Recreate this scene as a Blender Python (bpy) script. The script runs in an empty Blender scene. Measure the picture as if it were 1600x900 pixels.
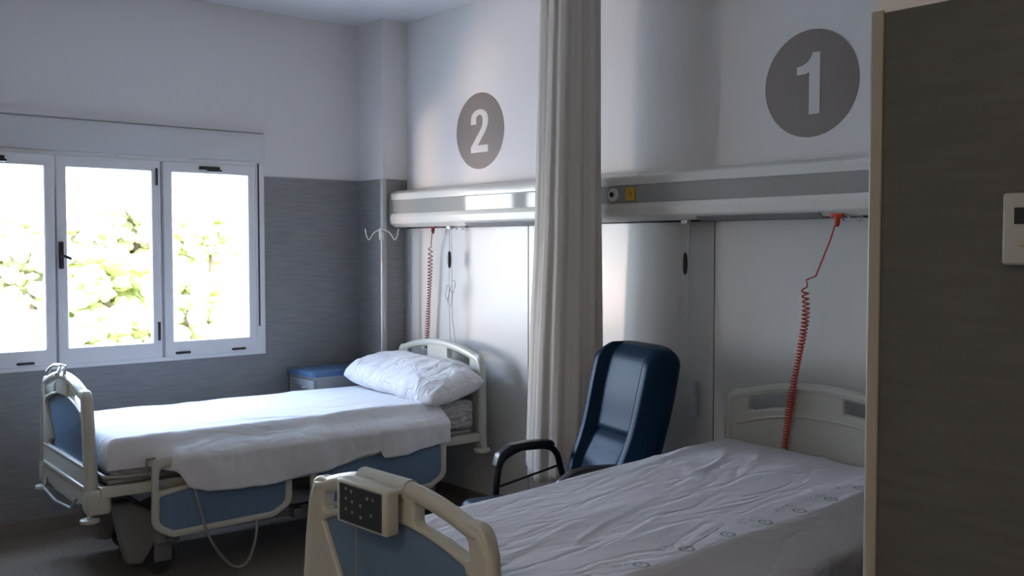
import bpy, bmesh, math, random
from mathutils import Vector, Matrix, noise
random.seed(7)
PI = math.pi
sc = bpy.context.scene
COL = sc.collection

# ------------------------------------------------------------------ materials
def new_mat(name):
    m = bpy.data.materials.new(name); m.use_nodes = True
    nt = m.node_tree
    return m, nt, nt.nodes['Principled BSDF']

def mat(name, col, rough=.5, metal=0, bump=0, bscale=40, spec=.5, var=0, vscale=(3, 3, 3), coat=0, trans=0, sheen=0):
    m, nt, b = new_mat(name)
    b.inputs['Base Color'].default_value = (*col, 1)
    b.inputs['Roughness'].default_value = rough
    b.inputs['Metallic'].default_value = metal
    b.inputs['Specular IOR Level'].default_value = spec
    b.inputs['Coat Weight'].default_value = coat
    b.inputs['Sheen Weight'].default_value = sheen
    tc = nt.nodes.new('ShaderNodeTexCoord')
    if var:
        mp = nt.nodes.new('ShaderNodeMapping'); mp.inputs['Scale'].default_value = vscale
        nz = nt.nodes.new('ShaderNodeTexNoise'); nz.inputs['Scale'].default_value = 1; nz.inputs['Detail'].default_value = 4
        cr = nt.nodes.new('ShaderNodeValToRGB')
        cr.color_ramp.elements[0].position = .3; cr.color_ramp.elements[1].position = .7
        cr.color_ramp.elements[0].color = (*[c * (1 - var) for c in col], 1)
        cr.color_ramp.elements[1].color = (*[min(1, c * (1 + var)) for c in col], 1)
        nt.links.new(tc.outputs['Object'], mp.inputs[0]); nt.links.new(mp.outputs[0], nz.inputs['Vector'])
        nt.links.new(nz.outputs['Fac'], cr.inputs[0]); nt.links.new(cr.outputs[0], b.inputs['Base Color'])
    if bump:
        nb = nt.nodes.new('ShaderNodeTexNoise'); nb.inputs['Scale'].default_value = bscale; nb.inputs['Detail'].default_value = 3
        bp = nt.nodes.new('ShaderNodeBump'); bp.inputs['Strength'].default_value = bump; bp.inputs['Distance'].default_value = .002
        nt.links.new(tc.outputs['Object'], nb.inputs['Vector']); nt.links.new(nb.outputs['Fac'], bp.inputs['Height'])
        nt.links.new(bp.outputs[0], b.inputs['Normal'])
    return m

M = {}
M['paint'] = mat('wall_paint', (.76, .745, .745), .7, bump=.15, bscale=90)
M['ceiling'] = mat('ceiling_paint', (.76, .76, .77), .8, bump=.1, bscale=60)
M['vinyl'] = mat('grey_streaked_vinyl', (.235, .237, .243), .42, bump=.2, bscale=120, var=.11, vscale=(6, 6, 60))
M['vinyl_shaded'] = mat('shaded_grey_streaked_vinyl', (.095, .090, .082), .5, bump=.2, bscale=120, var=.13, vscale=(7, 7, 55))  # same grey vinyl, shade of the right wall put into its colour
M['panel'] = mat('white_laminate', (.60, .62, .62), .3, bump=.03, bscale=8)
M['seam'] = mat('dark_seam', (.05, .05, .055), .6)
M['floor'] = mat('speckled_floor', (.20, .17, .14), .38, var=.25, vscale=(60, 60, 60), bump=.05)
M['skirt'] = mat('beige_skirting', (.20, .175, .15), .5, var=.1, vscale=(8, 8, 8))
M['pvc'] = mat('white_window_profile', (.80, .79, .80), .35)
M['pvcb'] = mat('white_shutter_box', (.66, .66, .67), .45)
M['black'] = mat('black_plastic', (.02, .02, .022), .35)
M['gasket'] = mat('dark_rubber', (.045, .045, .05), .6)
M['guard'] = mat('beige_corner_guard', (.36, .33, .275), .4)
M['guard_w'] = mat('pale_corner_guard', (.50, .50, .50), .4)
M['cream'] = mat('cream_bed_plastic', (.52, .515, .45), .33, bump=.03, bscale=60)
M['cream2'] = mat('pale_grey_bed_plastic', (.50, .52, .48), .33)
M['blue'] = mat('blue_bed_panel', (.125, .205, .315), .4, bump=.08, bscale=200)
M['slot'] = mat('shadow_gap_plastic', (.08, .085, .09), .5)
M['steel'] = mat('painted_steel', (.28, .28, .265), .4, metal=.2)
M['chrome'] = mat('chrome', (.75, .75, .76), .18, metal=1)
M['shroud'] = mat('grey_shroud_plastic', (.20, .20, .20), .5)
M['rubber'] = mat('castor_rubber', (.03, .03, .032), .6)
M['cotton'] = mat('white_cotton', (.70, .70, .725), .85, bump=.3, bscale=70, sheen=.2)
M['mattress'] = mat('pale_mattress_cover', (.50, .50, .52), .8, bump=.3, bscale=30)
M['pillow'] = mat('pillow_cotton', (.68, .68, .71), .85, bump=.5, bscale=26, sheen=.2)
M['leather'] = mat('navy_leatherette', (.005, .020, .042), .42, bump=.25, bscale=45, spec=.16)
M['leather'].node_tree.nodes['Principled BSDF'].inputs['Specular Tint'].default_value = (.35, .62, 1, 1)
M['blackpad'] = mat('black_armrest_foam', (.010, .010, .013), .38)
M['blackpaint'] = mat('black_lacquer', (.012, .012, .016), .25)
M['curtain'] = mat('beige_curtain_cloth', (.82, .78, .73), .85, bump=.15, bscale=120, sheen=.1)
M['fascia'] = mat('grey_glossy_fascia', (.33, .34, .33), .06, spec=.28)
M['console'] = mat('white_glossy_housing', (.68, .68, .65), .2, coat=.1)
M['diffuser'] = mat('grey_light_diffuser', (.24, .25, .27), .4)
M['disc'] = mat('taupe_decal', (.24, .205, .195), .6)
M['numeral'] = mat('white_decal', (.68, .66, .65), .6)
M['red'] = mat('red_cord_plastic', (.50, .045, .02), .35)
M['redbrown'] = mat('faded_red_cord_plastic', (.22, .03, .025), .35)
M['white'] = mat('white_plastic', (.68, .68, .68), .35)
M['clear'] = mat('milky_plastic', (.52, .54, .56), .3)
M['yellow'] = mat('yellow_plastic', (.55, .36, .04), .4)
M['bluetop'] = mat('blue_cabinet_top', (.08, .17, .32), .3)
M['cabinet'] = mat('grey_cabinet_laminate', (.36, .38, .40), .45)
M['keypad'] = mat('dark_keypad_film', (.035, .042, .048), .35)
M['lcd'] = mat('dark_lcd', (.01, .01, .012), .15)
M['therm'] = mat('thermostat_plastic', (.41, .41, .40), .4)
M['stone'] = mat('pale_exterior_ground', (.62, .60, .52), .9, var=.15, vscale=(.4, .4, .4))
M['render'] = mat('glint_stop_render', (.5, .48, .44), .9)
M['leaf'] = mat('dry_green_foliage', (.40, .42, .14), .8, var=.4, vscale=(1.5, 1.5, 1.5))
M['leaf2'] = mat('olive_foliage', (.34, .33, .15), .8, var=.4, vscale=(1.5, 1.5, 1.5))
M['trunk'] = mat('bark', (.16, .11, .07), .9)
M['rock'] = mat('grey_rock', (.34, .30, .29), .9, var=.2, vscale=(.6, .6, .6))

def glass_mat():
    m, nt, b = new_mat('window_glass')
    nt.nodes.remove(b)
    out = nt.nodes['Material Output']
    tr = nt.nodes.new('ShaderNodeBsdfTransparent'); gl = nt.nodes.new('ShaderNodeBsdfGlossy'); gl.inputs['Roughness'].default_value = .02
    lw = nt.nodes.new('ShaderNodeLayerWeight'); lw.inputs[0].default_value = .5
    pw = nt.nodes.new('ShaderNodeMath'); pw.operation = 'POWER'; pw.inputs[1].default_value = 5
    fr = nt.nodes.new('ShaderNodeMath'); fr.operation = 'MULTIPLY_ADD'; fr.inputs[1].default_value = .7; fr.inputs[2].default_value = .03
    nt.links.new(lw.outputs['Facing'], pw.inputs[0]); nt.links.new(pw.outputs[0], fr.inputs[0])
    mx = nt.nodes.new('ShaderNodeMixShader')
    nt.links.new(fr.outputs[0], mx.inputs[0]); nt.links.new(tr.outputs[0], mx.inputs[1]); nt.links.new(gl.outputs[0], mx.inputs[2])
    nt.links.new(mx.outputs[0], out.inputs[0])
    return m
M['glass'] = glass_mat()

def printed_cotton():
    """white cotton with a row of small green-grey ring stamps along one side (local x = .385)"""
    m, nt, b = new_mat('printed_white_cotton')
    b.inputs['Roughness'].default_value = .85
    N, L = nt.nodes.new, nt.links.new
    tc = N('ShaderNodeTexCoord'); sx = N('ShaderNodeSeparateXYZ'); L(tc.outputs['Object'], sx.inputs[0])
    def mth(op, a, bb=None, c=None):
        n = N('ShaderNodeMath'); n.operation = op
        for i, v in enumerate((a, bb, c)):
            if v is None: continue
            if isinstance(v, (int, float)): n.inputs[i].default_value = v
            else: L(v, n.inputs[i])
        return n.outputs[0]
    P = .203
    yy = mth('MULTIPLY', mth('SUBTRACT', mth('FRACT', mth('DIVIDE', mth('ADD', sx.outputs['Y'], 3.5625), P)), .5), P)
    xx = mth('SUBTRACT', sx.outputs['X'], .371)
    r = mth('SQRT', mth('ADD', mth('MULTIPLY', xx, xx), mth('MULTIPLY', yy, yy)))
    ring = mth('MULTIPLY', mth('LESS_THAN', r, .024), mth('GREATER_THAN', r, .016))
    dot = mth('LESS_THAN', mth('SQRT', mth('ADD', mth('MULTIPLY', mth('ADD', xx, .003), mth('ADD', xx, .003)), mth('MULTIPLY', yy, yy))), .006)
    # faint row of blurred print beside each ring
    inx = mth('MULTIPLY', mth('LESS_THAN', xx, -.028), mth('GREATER_THAN', xx, -.062))
    iny = mth('LESS_THAN', mth('ABSOLUTE', mth('ADD', yy, .02)), .055)
    mp = N('ShaderNodeMapping'); mp.inputs['Scale'].default_value = (160, 60, 1); L(tc.outputs['Object'], mp.inputs[0])
    nz = N('ShaderNodeTexNoise'); nz.inputs['Scale'].default_value = 1; L(mp.outputs[0], nz.inputs['Vector'])
    scr = mth('MULTIPLY', mth('MULTIPLY', inx, iny), mth('MULTIPLY', mth('GREATER_THAN', nz.outputs['Fac'], .52), .45))
    fac = mth('MINIMUM', mth('ADD', mth('MULTIPLY', mth('MAXIMUM', ring, dot), .8), scr), 1)
    mx = N('ShaderNodeMix'); mx.data_type = 'RGBA'
    mx.inputs[6].default_value = (.60, .60, .645, 1); mx.inputs[7].default_value = (.12, .21, .20, 1)
    L(fac, mx.inputs[0]); L(mx.outputs[2], b.inputs['Base Color'])
    nb = N('ShaderNodeTexNoise'); nb.inputs['Scale'].default_value = 60
    bp = N('ShaderNodeBump'); bp.inputs['Strength'].default_value = .3; bp.inputs['Distance'].default_value = .002
    L(tc.outputs['Object'], nb.inputs['Vector']); L(nb.outputs['Fac'], bp.inputs['Height']); L(bp.outputs[0], b.inputs['Normal'])
    return m
M['print'] = printed_cotton()
def add_creases(m, sc_, dist):
    nt = m.node_tree; N, L = nt.nodes.new, nt.links.new
    b = nt.nodes['Principled BSDF']; old = b.inputs['Normal'].links[0].from_node
    tc = N('ShaderNodeTexCoord'); mp = N('ShaderNodeMapping'); mp.inputs['Scale'].default_value = sc_
    L(tc.outputs['Object'], mp.inputs[0])
    nz = N('ShaderNodeTexNoise'); nz.inputs['Scale'].default_value = 1; nz.inputs['Detail'].default_value = 2.5; nz.inputs['Distortion'].default_value = .6
    L(mp.outputs[0], nz.inputs['Vector'])
    a = N('ShaderNodeMath'); a.operation = 'SUBTRACT'; a.inputs[1].default_value = .5; L(nz.outputs['Fac'], a.inputs[0])
    c = N('ShaderNodeMath'); c.operation = 'ABSOLUTE'; L(a.outputs[0], c.inputs[0])
    d = N('ShaderNodeMath'); d.operation = 'MINIMUM'; d.inputs[1].default_value = .12; L(c.outputs[0], d.inputs[0])
    bp = N('ShaderNodeBump'); bp.inputs['Strength'].default_value = .8; bp.inputs['Distance'].default_value = dist
    L(d.outputs[0], bp.inputs['Height']); L(old.outputs[0], bp.inputs['Normal']); L(bp.outputs[0], b.inputs['Normal'])
add_creases(M['print'], (9, 3.0, 5), .030)
add_creases(M['cotton'], (8, 3.0, 4), .035)
add_creases(M['pillow'], (11, 7, 9), .05)
add_creases(M['mattress'], (9, 9, 14), .12)

# ------------------------------------------------------------------ builders
def link(name, me, m, parent=None):
    o = bpy.data.objects.new(name, me)
    COL.objects.link(o)
    if m is not None and not me.materials: me.materials.append(m)
    if parent is not None: o.parent = parent
    return o

def tag(o, label=None, cat=None, group=None, kind=None):
    if label: o['label'] = label
    if cat: o['category'] = cat
    if group: o['group'] = group
    if kind: o['kind'] = kind
    return o

def thing(name, label, cat, loc=(0, 0, 0), rz=0, group=None, kind=None):
    o = bpy.data.objects.new(name, None); COL.objects.link(o)
    o.empty_display_size = .1
    o.location = loc; o.rotation_euler = (0, 0, rz)
    return tag(o, label, cat, group, kind)

class MB:
    def __init__(s): s.bm = bmesh.new()
    def box(s, x0, x1, y0, y1, z0, z1, bev=0, seg=2, mtx=None):
        r = bmesh.ops.create_cube(s.bm, size=1)
        vs = r['verts']
        for v in vs:
            v.co = Vector(((x0 + x1) / 2 + v.co.x * (x1 - x0), (y0 + y1) / 2 + v.co.y * (y1 - y0), (z0 + z1) / 2 + v.co.z * (z1 - z0)))
        if mtx is not None:
            for v in vs: v.co = mtx @ v.co
        if bev:
            es = list({e for v in vs for e in v.link_edges})
            bmesh.ops.bevel(s.bm, geom=es, offset=bev, segments=seg, affect='EDGES', profile=.5)
        return s
    def tube(s, pts, r, n=8, cap=True, closed=False):
        pts = [Vector(p) for p in pts]
        rad = r if isinstance(r, (list, tuple)) else [r] * len(pts)
        rings = []; prev = None
        for i, p in enumerate(pts):
            if closed: t = pts[(i + 1) % len(pts)] - pts[i - 1]
            else: t = pts[min(i + 1, len(pts) - 1)] - pts[max(i - 1, 0)]
            t.normalize()
            if prev is None:
                a = Vector((0, 0, 1)) if abs(t.z) < .9 else Vector((1, 0, 0))
                nrm = t.cross(a).normalized()
            else:
                nrm = (prev - t * prev.dot(t))
                if nrm.length < 1e-6: nrm = t.orthogonal()
                nrm.normalize()
            prev = nrm; bn = t.cross(nrm)
            rings.append([s.bm.verts.new(p + (nrm * math.cos(2 * PI * k / n) + bn * math.sin(2 * PI * k / n)) * rad[i]) for k in range(n)])
        m = len(rings)
        for i in range(m if closed else m - 1):
            a, b = rings[i], rings[(i + 1) % m]
            for k in range(n):
                s.bm.faces.new((a[k], a[(k + 1) % n], b[(k + 1) % n], b[k]))
        if cap and not closed:
            s.bm.faces.new(rings[0][::-1]); s.bm.faces.new(rings[-1])
        return s
    def lathe(s, prof, origin=(0, 0, 0), axis='z', n=24):
        rings = []
        for (r, h) in prof:
            ring = []
            for k in range(n):
                a = 2 * PI * k / n; c, q = r * math.cos(a), r * math.sin(a)
                v = {'z': (c, q, h), 'y': (c, h, q), 'x': (h, c, q)}[axis]
                ring.append(s.bm.verts.new(Vector(v) + Vector(origin)))
            rings.append(ring)
        for a, b in zip(rings, rings[1:]):
            for k in range(n): s.bm.faces.new((a[k], a[(k + 1) % n], b[(k + 1) % n], b[k]))
        s.bm.faces.new(rings[0][::-1]); s.bm.faces.new(rings[-1])
        return s
    def prism(s, prof, x0, x1, plane='yz'):
        """extrude a closed profile; plane 'yz' along x, 'xz' along y, 'xy' along z"""
        f = {'yz': lambda a, b, t: (t, a, b), 'xz': lambda a, b, t: (a, t, b), 'xy': lambda a, b, t: (a, b, t)}[plane]
        A = [s.bm.verts.new(f(a, b, x0)) for a, b in prof]; B = [s.bm.verts.new(f(a, b, x1)) for a, b in prof]
        n = len(prof)
        for k in range(n): s.bm.faces.new((A[k], A[(k + 1) % n], B[(k + 1) % n], B[k]))
        s.bm.faces.new(A[::-1]); s.bm.faces.new(B)
        return s
    def sphere(s, c, r, sub=2, sq=(1, 1, 1)):
        q = bmesh.ops.create_icosphere(s.bm, subdivisions=sub, radius=1)
        for v in q['verts']: v.co = Vector((c[0] + v.co.x * r * sq[0], c[1] + v.co.y * r * sq[1], c[2] + v.co.z * r * sq[2]))
        return s
    def build(s, name, m, parent=None, smooth=True, ang=35):
        bmesh.ops.recalc_face_normals(s.bm, faces=s.bm.faces[:])
        me = bpy.data.meshes.new(name); s.bm.to_mesh(me); s.bm.free()
        if smooth:
            me.shade_smooth(); me.set_sharp_from_angle(angle=math.radians(ang))
        return link(name, me, m, parent)

def rounded(pts, n=6):
    """pts: (x, y, radius) corners -> polygon with round corners"""
    out = []; N = len(pts)
    for i in range(N):
        p = Vector(pts[i][:2]); r = pts[i][2] if len(pts[i]) > 2 else 0
        if r <= 0: out.append((p.x, p.y)); continue
        a = Vector(pts[i - 1][:2]); b = Vector(pts[(i + 1) % N][:2])
        da = (a - p); db = (b - p); la, lb = da.length, db.length; da.normalize(); db.normalize()
        ang = da.angle(db); t = min(r / math.tan(ang / 2), la * .48, lb * .48)
        P0 = p + da * t; P2 = p + db * t
        for k in range(n + 1):
            u = k / n
            q = P0 * (1 - u) ** 2 + p * 2 * u * (1 - u) + P2 * u ** 2
            out.append((q.x, q.y))
    return out

def plate(name, outline, holes, y0, y1, m, parent=None, bev=.006, plane='xz', offset=0):
    """flat solid with holes: outline in (a,b), thickness from y0 to y1 on the third axis, rounded rims"""
    cu = bpy.data.curves.new('c', 'CURVE'); cu.dimensions = '2D'; cu.fill_mode = 'BOTH'
    for loop in [outline] + list(holes):
        sp = cu.splines.new('POLY'); sp.points.add(len(loop) - 1)
        for q, (a, b) in zip(sp.points, loop): q.co = (a, b, 0, 1)
        sp.use_cyclic_u = True
    t = abs(y1 - y0)
    cu.extrude = max(t / 2 - bev, 0); cu.bevel_depth = bev; cu.bevel_resolution = 3; cu.offset = -bev + offset
    tmp = bpy.data.objects.new('t', cu); COL.objects.link(tmp)
    dg = bpy.context.evaluated_depsgraph_get(); dg.update()
    me = bpy.data.meshes.new_from_object(tmp.evaluated_get(dg))
    bpy.data.objects.remove(tmp); bpy.data.curves.remove(cu)
    c = (y0 + y1) / 2
    for v in me.vertices:
        a, b, w = v.co
        v.co = {'xz': (a, c - w, b), 'yz': (c + w, a, b), 'xy': (a, b, c + w)}[plane]
    me.materials.clear()
    me.name = name
    bm = bmesh.new(); bm.from_mesh(me); bmesh.ops.remove_doubles(bm, verts=bm.verts[:], dist=1e-5)
    bmesh.ops.recalc_face_normals(bm, faces=bm.faces[:]); bm.to_mesh(me); bm.free()
    me.shade_smooth(); me.set_sharp_from_angle(angle=math.radians(40))
    return link(name, me, m, parent)

def kids(o): return [c for c in COL.objects if c.parent == o]
def copy_tree(o, parent=None):
    c = o.copy(); COL.objects.link(c)
    if parent is not None:
        c.parent = parent
    for ch in kids(o): copy_tree(ch, c)
    return c

def struct(name, mb, m, parent=None, smooth=False):
    o = mb.build(name, m, parent, smooth)
    if parent is None: o['kind'] = 'structure'
    return o

# ------------------------------------------------------------------ room shell
H = 3.044; DZ = 2.011
RX = 7.4; RY = -5.6
CX, CD = .32, .19            # corner column
struct('floor', MB().box(-.25, RX + .2, RY - .2, .25, -.12, 0), M['floor'])
struct('ceiling', MB().box(-.25, RX + .2, RY - .2, .25, H, H + .15), M['ceiling'])
# window wall with its opening
WY0, WY1, WZ0, WZ1 = -2.79, -.885, .905, 2.275
wl = struct('wall_left', MB().box(-.25, 0, RY, WY0, 0, H).box(-.25, 0, WY1, .2, 0, H).box(-.25, 0, WY0, WY1, 0, WZ0).box(-.25, 0, WY0, WY1, WZ1, H), M['paint'])
# vinyl covering on the lower wall
tag(MB().box(-.292, -.251, WY0 - .20, WY0, WZ0 - .15, WZ1 + .10).box(-.283, -.251, WY1, WY1 + .20, WZ0 - .15, WZ1 + .10).build('glint_stop_1', M['render'], None, False), kind='structure')  # added window surround, out of view, placed to cut off the glint beam
v = MB().box(.0005, .004, RY, WY0 - .005, .0, DZ).box(.0005, .004, WY1 + .005, -CD, .0, DZ).box(.0005, .004, WY0 - .005, WY1 + .005, .0, WZ0 - .004)
v.build('vinyl_cladding', M['vinyl'], wl, False)
MB().box(.0005, .006, WY1 + .01, -CD, DZ, DZ + .006).build('cladding_edge', M['guard_w'], wl, False)
wb = struct('wall_back', MB().box(0, RX, 0, .2, 0, H), M['paint'])
# corner column
wc = struct('wall_corner_column', MB().box(0, CX, -CD, .001, 0, H), M['paint'])
MB().box(.004, CX + .0035, -CD - .0035, -CD, 0, DZ).box(CX, CX + .0035, -CD - .0035, -.001, 0, DZ).build('vinyl_cladding', M['vinyl'], wc, False)
MB().prism(rounded([(CX - .022, -CD - .0075, .003), (CX + .0075, -CD - .0075, .006), (CX + .0075, -CD + .022, .003), (CX + .003, -CD + .022), (CX + .003, -CD - .003), (CX - .022, -CD - .003)], 3), 0, DZ + .003, 'xy').build('corner_guard', M['guard_w'], wc)
# white laminate panels under the console
PX = [.335, 1.554, 2.874, 4.17, 4.78]
for a, b in zip(PX, PX[1:]):
    MB().box(a + .003, b - .003, -.012, -.0005, .07, 1.70, .0015, 1).build('laminate_panel', M['panel'], wb)
for a in PX[1:-1]:
    MB().box(a - .006, a + .006, -.009, -.0005, .07, 1.70).build('panel_joint', M['seam'], wb, False)
MB().box(PX[0] - .012, PX[0], -.016, -.0005, 0, 1.70).build('edge_strip', M['guard_w'], wb, False)
# right block (bathroom) with its vinyl and corner guard
BX, BY = 4.787, -1.967
wr = struct('wall_right', MB().box(BX, RX, BY, 0, 0, H), M['paint'])
MB().box(BX + .004, RX, BY - .0035, BY, 0, DZ).box(BX - .0035, BX, BY, -.002, 0, DZ).build('vinyl_cladding', M['vinyl_shaded'], wr, False)
MB().prism(rounded([(BX + .018, BY - .009, .003), (BX - .009, BY - .009, .007), (BX - .009, BY + .03, .003), (BX - .003, BY + .03), (BX - .003, BY - .004), (BX + .018, BY - .004)], 3), 0, DZ + .004, 'xy').build('corner_guard', M['guard'], wr)
struct('wall_far_right', MB().box(RX, RX + .2, RY, .2, 0, H), M['paint'])
struct('wall_front', MB().box(-.25, RX + .2, RY - .2, RY, 0, H), M['paint'])
def skirt(name, mb): return tag(mb.build(name, M['skirt'], None, False), kind='structure')
skirt('baseboard_left', MB().box(.004, .016, RY, -CD, 0, .075).box(.016, CX, -CD - .012, -CD - .004, 0, .075))
skirt('baseboard_back', MB().box(CX + .02, BX, -.022, -.0005, 0, .07))
skirt('baseboard_right', MB().box(BX + .02, RX, BY - .015, BY - .004, 0, .075))

# ------------------------------------------------------------------ window
win = thing('window_1', None, None, (0, 0, 0), 0, None, 'structure')
fr = MB()
FX0, FX1 = -.05, .022
fr.box(FX0, FX1, WY1 - .048, WY1 + .006, WZ0 - .004, 2.10, .004)          # right stile
fr.box(FX0, FX1, WY0 - .006, WY0 + .048, WZ0 - .004, 2.10, .004)
fr.box(FX0, FX1 + .001, WY0 - .006, WY1 + .006, WZ0 - .012, WZ0 + .014, .004)    # bottom rail
fr.box(FX0, FX1 - .003, WY0, WY1, 2.068, 2.10, .003)
for y in (-1.531, -2.122): fr.box(FX0, -.004, y - .022, y + .022, WZ0, 2.10, .003)
fr.build('window_frame', M['pvc'], win)
sb = MB().box(-.06, .03, WY0 - .006, WY1 + .004, 2.098, 2.281, .004).build('shutter_box', M['pvcb'], win)
MB().box(.029, .033, WY0, WY1, 2.272, 2.280).build('lid_groove', M['steel'], sb, False)
MB().box(-.02, .024, -1.79, -1.68, 2.082, 2.098, .003).build('strap_guide', M['pvc'], sb)
MB().box(FX1 - .001, FX1 + .003, WY1 - .040, WY1 - .030, 1.07, 2.09).build('guide_slot', M['gasket'], win, False)
sh = MB()
for k in range(4): sh.box(-.125, -.115, WY0, WY1, 2.0 + k * .04, 2.036 + k * .04, .003)
sh.build('roller_shutter', M['pvc'], win)
def sash(y0, y1, handle, hinges, tilt=0):
    """y0 < y1; local frame with its origin on the bottom rail"""
    z0, z1 = .918, 2.072
    s = bpy.data.objects.new('sash', None)
    W = y1 - y0
    out = rounded([(0, 0, .006), (W, 0, .006), (W, z1 - z0, .006), (0, z1 - z0, .006)])
    gx = .052 if W > .57 else .05
    hole = rounded([(gx, .088, .01), (W - gx, .088, .01), (W - gx, z1 - z0 - .062, .01), (gx, z1 - z0 - .062, .01)])
    o = plate('sash', out, [hole], .0, .045, M['pvc'], win, .005, 'yz')
    MB().box(.018, .024, gx - .008, W - gx + .008, .08, z1 - z0 - .054).build('glass_pane', M['glass'], o, False)
    g = MB()
    g.tube([(.038, gx, .088), (.038, W - gx, .088), (.038, W - gx, z1 - z0 - .062), (.038, gx, z1 - z0 - .062)], .0035, 6, closed=True)
    g.build('glazing_bead', M['pvc'], o)
    if handle == 'top':
        h = MB().box(.043, .062, W / 2 - .075, W / 2 + .055, z1 - z0 - .040, z1 - z0 - .018, .006)
        h.box(.055, .072, W / 2 - .03, W / 2 + .062, z1 - z0 - .052, z1 - z0 - .036, .005)
        h.build('latch', M['black'], o)
    else:
        h = MB().box(.043, .056, .006, .032, .53, .68, .005)
        h.tube([(.05, .019, .60), (.085, .019, .60), (.09, .03, .60), (.088, .06, .585)], .009, 8)
        h.build('handle', M['black'], o)
    for (a, b, c, d) in hinges:
        MB().box(.043, .056, a, b, c, d, .004).build('hinge', M['black'], o)
    o.location = (-.018, y0, z0); o.rotation_euler = (0, tilt, 0)
    return o
W1 = 1.525 - .937
sash(-1.523, -.939, 'top', [(W1 - .175, W1 - .085, .012, .026), (.06, .15, .012, .026)])
W2 = 2.116 - 1.540
sash(-2.116, -1.540, 'side', [(W2 - .030, W2 - .016, 1.01, 1.11), (W2 - .026, W2 - .012, .10, .21)])
W3 = 2.735 - 2.130
sash(-2.735, -2.130, 'top', [(W3 - .205, W3 - .115, .012, .026), (.10, .19, .012, .026)], math.radians(.9))

# ------------------------------------------------------------------ outside
struct_out = MB()
g = MB()
# pale terrace and a hillside that rises behind it
nx, ny = 44, 60
vs = [[None] * (ny + 1) for _ in range(nx + 1)]
for i in range(nx + 1):
    for j in range(ny + 1):
        x = -.6 - 60 * (i / nx) ** 1.3; y = -40 + 95 * j / ny
        t = max(0, min(1, (-x - 16) / 26)); t = t * t * (3 - 2 * t)
        z = -3.2 + 6.2 * t * (.75 + .35 * noise.noise(Vector((x * .06, y * .05, 3)))) + .3 * noise.noise(Vector((x * .3, y * .3, 0)))
        vs[i][j] = g.bm.verts.new((x, y, z))
for i in range(nx):
    for j in range(ny): g.bm.faces.new((vs[i][j], vs[i + 1][j], vs[i + 1][j + 1], vs[i][j + 1]))
gr = g.build('exterior_ground', M['stone']); gr['kind'] = 'structure'
def hill(x, y):
    t = max(0, min(1, (-x - 16) / 26)); t = t * t * (3 - 2 * t)
    return -3.2 + 6.2 * t * (.75 + .35 * noise.noise(Vector((x * .06, y * .05, 3)))) + .3 * noise.noise(Vector((x * .3, y * .3, 0)))
def tree(x, y, r, label, m, seed):
    rr = random.Random(seed)
    z = hill(x, y)
    t = thing('tree', label, 'tree', (x, y, z), 0, 'trees outside the window')
    MB().tube([(0, 0, -.3), (.08 * r, 0, .3 * r), (0, .05 * r, .8 * r)], [.1 * r, .08 * r, .05 * r], 8).build('trunk', M['trunk'], t)
    f = MB()
    for k in range(150):
        a = rr.uniform(0, 2 * PI); h = rr.uniform(.25, 1.5) * r; q = (1 - ((h / r - .75) / .95) ** 2) ** .5 * r * rr.uniform(.3, 1)
        f.sphere((q * math.cos(a), q * math.sin(a), h), rr.uniform(.09, .22) * r, 2, (1, 1, .75))
    for v_ in f.bm.verts:
        n_ = noise.noise_vector(v_.co * 4 / r + Vector((seed, 0, 0)))
        v_.co += n_ * .07 * r + noise.noise_vector(v_.co * 16 / r) * .045 * r
    f.build('crown', m, t)
    return t
# camera position is (5.786, -3.726); the trees stand where rays through the panes meet the slope
TREES = [   # x, share of the way across the view, radius, label, foliage, seed
 (-23, .300, 1.35, 'low yellow-green tree outside, lower left of the middle pane', 'leaf', 1),
 (-23, .352, 1.45, 'low yellow-green tree outside, lower right of the middle pane', 'leaf', 2),
 (-28, .322, 1.9, 'full round tree outside, centre of the middle pane', 'leaf', 3),
 (-35, .295, 1.7, 'small distant tree outside, upper left of the middle pane', 'leaf2', 4),
 (-36, .352, 2.0, 'distant tree outside, upper right of the middle pane', 'leaf2', 10),
 (-26, .405, 1.6, 'green tree outside, at the left edge of the right pane', 'leaf', 5),
 (-30, .256, 1.7, 'olive tree outside, right part of the left pane', 'leaf2', 6),
 (-19.5, .325, .8, 'low brownish bush outside, bottom of the middle pane', 'leaf2', 7),
 (-36, .432, 1.6, 'pale distant tree outside, behind the middle of the right pane', 'leaf', 8),
 (-35, .222, 1.7, 'distant olive tree outside, above the rocks in the left pane', 'leaf2', 9),
]
for (x, y, r, lab, mm, sd) in TREES: tree(x, -3.726 + y * (5.786 - x), r, lab, M[mm], sd)
rk = MB().sphere((0, 0, .3), 1.5, 4, (1, 1.9, .75))
for v_ in rk.bm.verts: v_.co += noise.noise_vector(v_.co * .9) * .45
rko = rk.build('boulder', M['rock']); rko.location = (-23, 1.9, hill(-23, 1.9) + .9)
tag(rko, 'grey rocky outcrop outside, low in the left pane', 'rock')

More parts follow.
